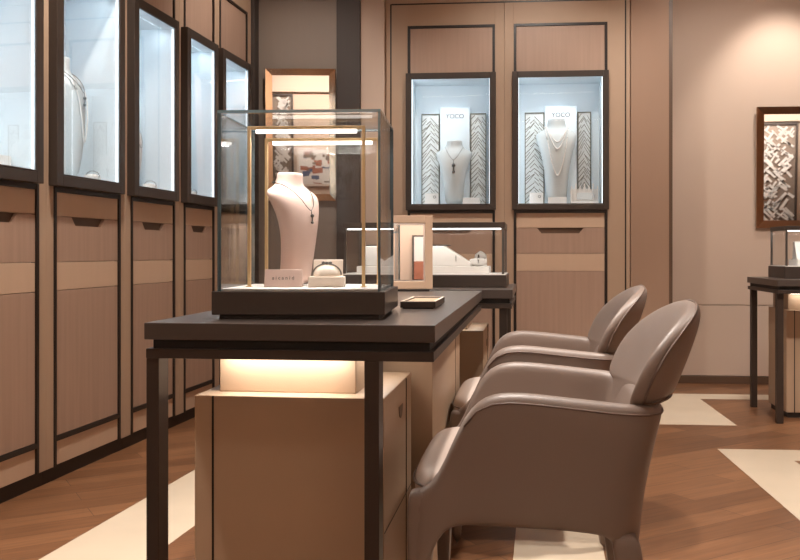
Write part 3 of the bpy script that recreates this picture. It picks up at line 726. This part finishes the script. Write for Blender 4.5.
    def halfw(z):
        if z < zc:
            return interp(z, [(.44, .220), (.50, .232), (.582, .235), (.588, .246), (.600, .2535), (.612, .256), (.63, .256)])
        return .256 * max(0, 1 - ((z - zc) / (ztop - zc)) ** 2.35) ** (1 / 2.35)
    def mid(y, z):
        k = .39 if z > .59 else .16
        return .524 + k * (z - .59) - .078 * (abs(y) / .256) ** 2.6
    def tt(z):
        return .033 * max(0, 1 - (max(0, z - .60) / (ztop - .60)) ** 5) ** .5
    def tb(z): return interp(z, [(.44, -.02), (.576, -.014), (.584, .012), (.592, .026), (.602, .032), (.615, .033), (.64, .033)]) * (tt(z) / .033)
    zs = [.44, .46, .50, .54, .565, .578, .584, .590, .596, .604, .614, .63, .65, .67, .69, .71, .728, .742, .754, .764, .772, .779, .7845, .788, .7896]
    rings = []; N = 40
    for z in zs:
        w_ = max(halfw(z), .004); ring = []
        for k in range(N):
            t = 2 * pi * k / N; c_, s_ = cos(t), sin(t)
            y = w_ * (abs(c_) ** .75) * (1 if c_ >= 0 else -1)
            e = abs(s_) ** .55
            ring.append((mid(y, z) + (tb(z) * e if s_ > 0 else -tt(z) * e), y, z))
        rings.append(ring)
    MB().loft(rings).build('backrest', 'chair', r, subsurf=1)
    rim = [(z, -1) for z in zs[8:]] + [(z, 1) for z in zs[:7:-1]]
    pts = [(mid(sg * halfw(z) * .985, z) + tb(z) * .52, sg * halfw(z) * .985, z) for z, sg in rim]
    pts += [(mid(y, .594) + .0275, y, .594) for y in [.24 - .48 * i / 14 for i in range(15)]]
    MB().tube(pts, .0026, 6, 0, True).build('backrest_piping', 'piping', r)
    return r
ch = armchair((-.010, 2.103, 0), RZT, 'taupe leather armchair in the foreground, nearest the camera, facing the long table')
c2 = copy_tree(ch); q = fr((-.010, 2.103), RZT, 0, .93); c2.location = (q[0], q[1], 0)
c2['label'] = 'second taupe leather armchair, partly hidden behind the foreground one'

# ------------------------------------------------------------------ wall mirrors
def wall_mirror(loc, rz, W, H, bw, label, tilt=0):
    r = thing('wall_mirror', loc, rz, label, 'mirror', 'bronze framed wall mirrors'); r.rotation_euler[0] = radians(tilt)
    MB().box(0, W, -.003, .0, 0, H).build('backing', 'rubber', r)
    m = MB()
    # sloping bevel strips
    y0, y1 = -.022, -.012
    def q(p): return p
    def bev(a, b, c_, d):   # a,b outer, c,d inner
        vs = [m.bm.verts.new(v) for v in (a, b, c_, d)]; m.bm.faces.new(vs)
        w2 = [m.bm.verts.new((v[0], -.003, v[2])) for v in (a, b, c_, d)]; m.bm.faces.new(w2[::-1])
        for i in range(4): m.bm.faces.new((vs[i], vs[(i + 1) % 4], w2[(i + 1) % 4], w2[i]))
    bev((0, y0, 0), (W, y0, 0), (W - bw, y1, bw), (bw, y1, bw))
    bev((W, y0, 0), (W, y0, H), (W - bw, y1, H - bw), (W - bw, y1, bw))
    bev((W, y0, H), (0, y0, H), (bw, y1, H - bw), (W - bw, y1, H - bw))
    bev((0, y0, H), (0, y0, 0), (bw, y1, bw), (bw, y1, H - bw))
    m.build('frame', 'bronze', r)
    MB().box(bw, W - bw, -.010, -.004, bw, H - bw).build('mirror_glass', 'mirror', r)
    return r
wall_mirror((-1.066, 5.880, 1.236), radians(1.5), .452, .852, .042, 'bronze framed mirror on the grey panel behind the glass case', 3.0)
pmr = fr(BO, RZB, 2.19, .394); wall_mirror((pmr[0], pmr[1], 1.064), RZB, .62, .818, .05, 'bronze framed mirror on the blush wall at the right edge', 1.5)

# ------------------------------------------------------------------ right hand table
R0 = (1.811, 4.69); RZR = -radians(5)
RT = table('display_table', (R0[0] + 1.0 * cos(RZR), R0[1] + 1.0 * sin(RZR), 0), RZR, 1.0, .60, 'dark brown table with a glass showcase at the right edge', 'dark display tables',
           [(-.994, .03, .034, .034), (-.994, .53, .034, .034), (-.04, .03, .034, .034), (-.04, .53, .034, .034)])
pr = fr(R0, RZR, .105, .20)
pedestal('pedestal_cabinet', (pr[0], pr[1], 0), RZR, .60, .34, .584, 'camel pedestal cabinet with lit neck under the table at the right edge', (.02, .55, .04, .32), 'camel pedestal cabinets', lit=.5)
s3 = fr(R0, RZR, .105, .235)
showcase('glass_showcase', (s3[0], s3[1], .755), RZR, .62, .31, .288, .065, 'boxy glass showcase on the table at the right edge, below the wall mirror', 'glass showcases', led=.6)
def S3(x, y, dz=0): return fr(s3, RZR, x, y, .755 + .069 + dz)
block('display_tray', S3(.20, .15), RZR, .22, .16, .035, 'white', 'low white platform in the showcase at the right edge', 'display riser')
r = thing('necklace_board', S3(.17, .16, .035), RZR, 'white slanted board with dark drop earrings in the showcase at the right edge', 'jewellery holder')
MB().prism([(-.05, 0), (.04, 0), (.02, .10), (-.005, .10)], lambda a, b: (-.07, a, b), lambda a, b: (.07, a, b)).build('board', 'white', r, bevel=.003)
for x in (-.01, .03):
    MB().tube([(x, -.044, .075 - 0.0), (x, -.048, .05), (x + .006, -.052, .03)], .003, 6).build('earring', 'dsilver', r)

# ------------------------------------------------------------------ the shop behind the camera (seen in the mirrors)
def lattice_screen(x, w, z0, h, label):
    r = thing('lattice_screen', (x, -2.995, z0), 0, label, 'screen', 'lattice screens on the wall behind the camera')
    MB().box(-w / 2, w / 2, 0, .02, 0, h).build('backing', 'greywall', r)
    MB().box(-w / 2, -w / 2 + .03, .02, .06, 0, h).box(w / 2 - .03, w / 2, .02, .06, 0, h).box(-w / 2 + .03, w / 2 - .03, .02, .06, h - .03, h).box(-w / 2 + .03, w / 2 - .03, .02, .06, 0, .03).build('frame', 'dark_pillar', r)
    m = MB(); rnd = random.Random(int(x * 10))
    for i in range(170):
        cx, cz = rnd.uniform(-w / 2 + .06, w / 2 - .06), rnd.uniform(.06, h - .06); L = rnd.uniform(.08, .22); an = rnd.choice((.8, -.8, 1.0, -.6, 2.3)); t = rnd.uniform(.022, .045)
        dx, dz = cos(an), sin(an); nx, nz = -dz, dx
        pl = [(cx - dx * L / 2 - nx * t / 2, cz - dz * L / 2 - nz * t / 2), (cx + dx * L / 2 - nx * t / 2, cz + dz * L / 2 - nz * t / 2), (cx + dx * L / 2 + nx * t / 2, cz + dz * L / 2 + nz * t / 2), (cx - dx * L / 2 + nx * t / 2, cz - dz * L / 2 + nz * t / 2)]
        if all(-w / 2 + .03 < a < w / 2 - .03 and .03 < b < h - .03 for a, b in pl):
            y = .021 + (i % 5) * .004; m.prism_xz(pl, y, y + .006)
    m.build('lattice', 'white', r)
lattice_screen(-1.93, .36, .75, 1.78, 'pale lattice screen on the wall behind the camera, left')
lattice_screen(4.12, .62, .4, 2.14, 'pale lattice screen on the wall behind the camera, right')
structure(MB().box(-4.0, 4.9, -3.0, -2.93, 2.56, 2.93).build('trim_40', 'ceiling'))
art = thing('wall_picture', (-1.40, -2.995, 1.05), 0, 'framed picture in brick red and blue on the wall behind the camera', 'picture')
MB().box(-.3, .3, 0, .02, 0, .62).build('frame', 'cream', art)
m = MB(); rnd = random.Random(5); m.box(-.27, .27, .0202, .0215, .03, .59, 2)
for i in range(46):
    w_, h_ = rnd.uniform(.03, .16), rnd.uniform(.02, .09); x_, z_ = rnd.uniform(-.26, .26 - w_), rnd.uniform(.04, .58 - h_); sk = rnd.uniform(-.02, .02)
    z2_ = min(z_ + h_, .58); e_ = .022 + i * .00012
    m.prism_xz([(x_, z_), (x_ + w_, max(.035, min(.58, z_ + sk))), (x_ + w_, max(.04, min(.585, z2_ + sk))), (x_, z2_)], .0216, e_, rnd.choice((0, 0, 0, 1, 2, 2, 3)))
m.build('print', ['art_red', 'art_blue', 'white', 'greywall'], art)

pn = thing('wall_picture', (.26, -2.995, 1.47), 0, 'small framed panel, white above and brick red below, on the wall behind the camera', 'picture')
MB().box(-.12, .12, 0, .03, 0, .50).build('frame', 'dark_pillar', pn)
MB().box(-.10, .10, .0302, .04, .215, .48).build('white_field', 'white', pn)
MB().box(-.10, .04, .0302, .04, .02, .2135).build('brick_field', 'art_red', pn)
MB().box(.0415, .10, .0302, .04, .02, .2135).build('white_field', 'white', pn)

# ------------------------------------------------------------------ ceiling lights
def downlight(x, y, power, angle, tx, ty, tz, label, col=(1, .925, .845), size=.06):
    r = thing('ceiling_downlight', (x, y, CEIL), 0, label, 'ceiling light', 'recessed ceiling downlights')
    MB().lathe([(.055, 0), (.055, -.012), (.040, -.012), (.040, -.004)], 24).build('ring', 'ceiling', r)
    MB().lathe([(.039, -.004), (.039, -.008)], 24).build('lens', 'lamp', r)
    l = bpy.data.lights.new('downlight_lamp', 'SPOT'); l.energy = power; l.spot_size = radians(angle); l.spot_blend = .7; l.color = col; l.shadow_soft_size = size
    o = bpy.data.objects.new('downlight_lamp', l); COL.objects.link(o); o.parent = r; o.location = (0, 0, -.03)
    d = Vector((tx - x, ty - y, tz - CEIL)); o.rotation_euler = d.to_track_quat('-Z', 'Y').to_euler()
downlight(3.7, 3.4, 160, 110, 3.9, 4.2, 0, 'added downlight beyond the right edge, brightening the dark right side of the shop')  # added fill, brightens the side the right mirror frame reflects
downlight(.12, 2.15, 120, 50, .14, 2.15, .45, 'added downlight brightening the seat of the foreground armchair')  # added to lift the seat, arm tops and tabletop
downlight(-.20, 2.5, 120, 60, -.22, 2.4, .75, 'recessed downlight above the glass jewellery case')
downlight(.25, 3.0, 187, 75, .35, 2.7, .5, 'recessed downlight above the two armchairs')
downlight(-1.0, 3.2, 185, 95, -1.5, 3.6, .8, 'recessed downlight washing the middle of the left cabinets')
downlight(-1.2, 1.6, 177, 95, -1.7, 2.2, .8, 'recessed downlight washing the near left cabinets')
downlight(-.6, 4.7, 59, 110, -1.0, 5.6, 1.0, 'recessed downlight by the grey mirror niche')
downlight(.6, 4.7, 74, 95, .7, 5.9, 1.1, 'recessed downlight washing the back cabinets')
downlight(1.9, 4.4, 112, 95, 2.0, 5.9, 1.2, 'recessed downlight washing the blush wall')
downlight(2.35, 5.55, 78, 70, 2.35, 6.0, 1.9, 'recessed downlight close to the blush wall above the right mirror')
downlight(1.5, 3.0, 301, 95, 1.5, 3.4, 0, 'recessed downlight above the open floor on the right')
for i, (x, y, sx, sy, pw, lab) in enumerate([(0.0, .2, 2.2, .10, 6, 'long linear ceiling light just behind the camera'), (1.3, -2.25, 6.6, .10, 150, 'added linear wall-wash light at the rear, brightening the wall seen in the mirrors')]):  # rear one is added to brighten the wall the mirrors reflect
    r = thing('linear_ceiling_light', (x, y, CEIL), 0, lab, 'ceiling light', 'linear ceiling lights')
    MB().box(-sx / 2, sx / 2, -sy / 2, sy / 2, -.03, 0).build('housing', 'ceiling', r)
    MB().box(-sx / 2 + .01, sx / 2 - .01, -sy / 2 + .01, sy / 2 - .01, -.034, -.0302).build('diffuser', 'ltube', r)
    area('linear_lamp', r, (0, 0, -.04), (radians(0 if y > 0 else -48), 0, 0), sx, sy, pw, (1, .92, .84), 180 if y > 0 else 110)

# ------------------------------------------------------------------ world and view
w = bpy.data.worlds.new('world'); SC.world = w; w.use_nodes = True
bg = w.node_tree.nodes['Background']; bg.inputs[0].default_value = (1, .88, .76, 1); bg.inputs[1].default_value = .05
SC.view_settings.view_transform = 'Standard'; SC.view_settings.look = 'None'
SC.view_settings.exposure = 0.0; SC.view_settings.gamma = 1.0; SC.view_settings.use_curve_mapping = False
SC.cycles.max_bounces = 12; SC.cycles.transparent_max_bounces = 24; SC.cycles.diffuse_bounces = 4; SC.cycles.glossy_bounces = 6
SC.cycles.use_denoising = True; SC.cycles.caustics_reflective = False; SC.cycles.caustics_refractive = False
SC.cycles.sample_clamp_indirect = 6.0
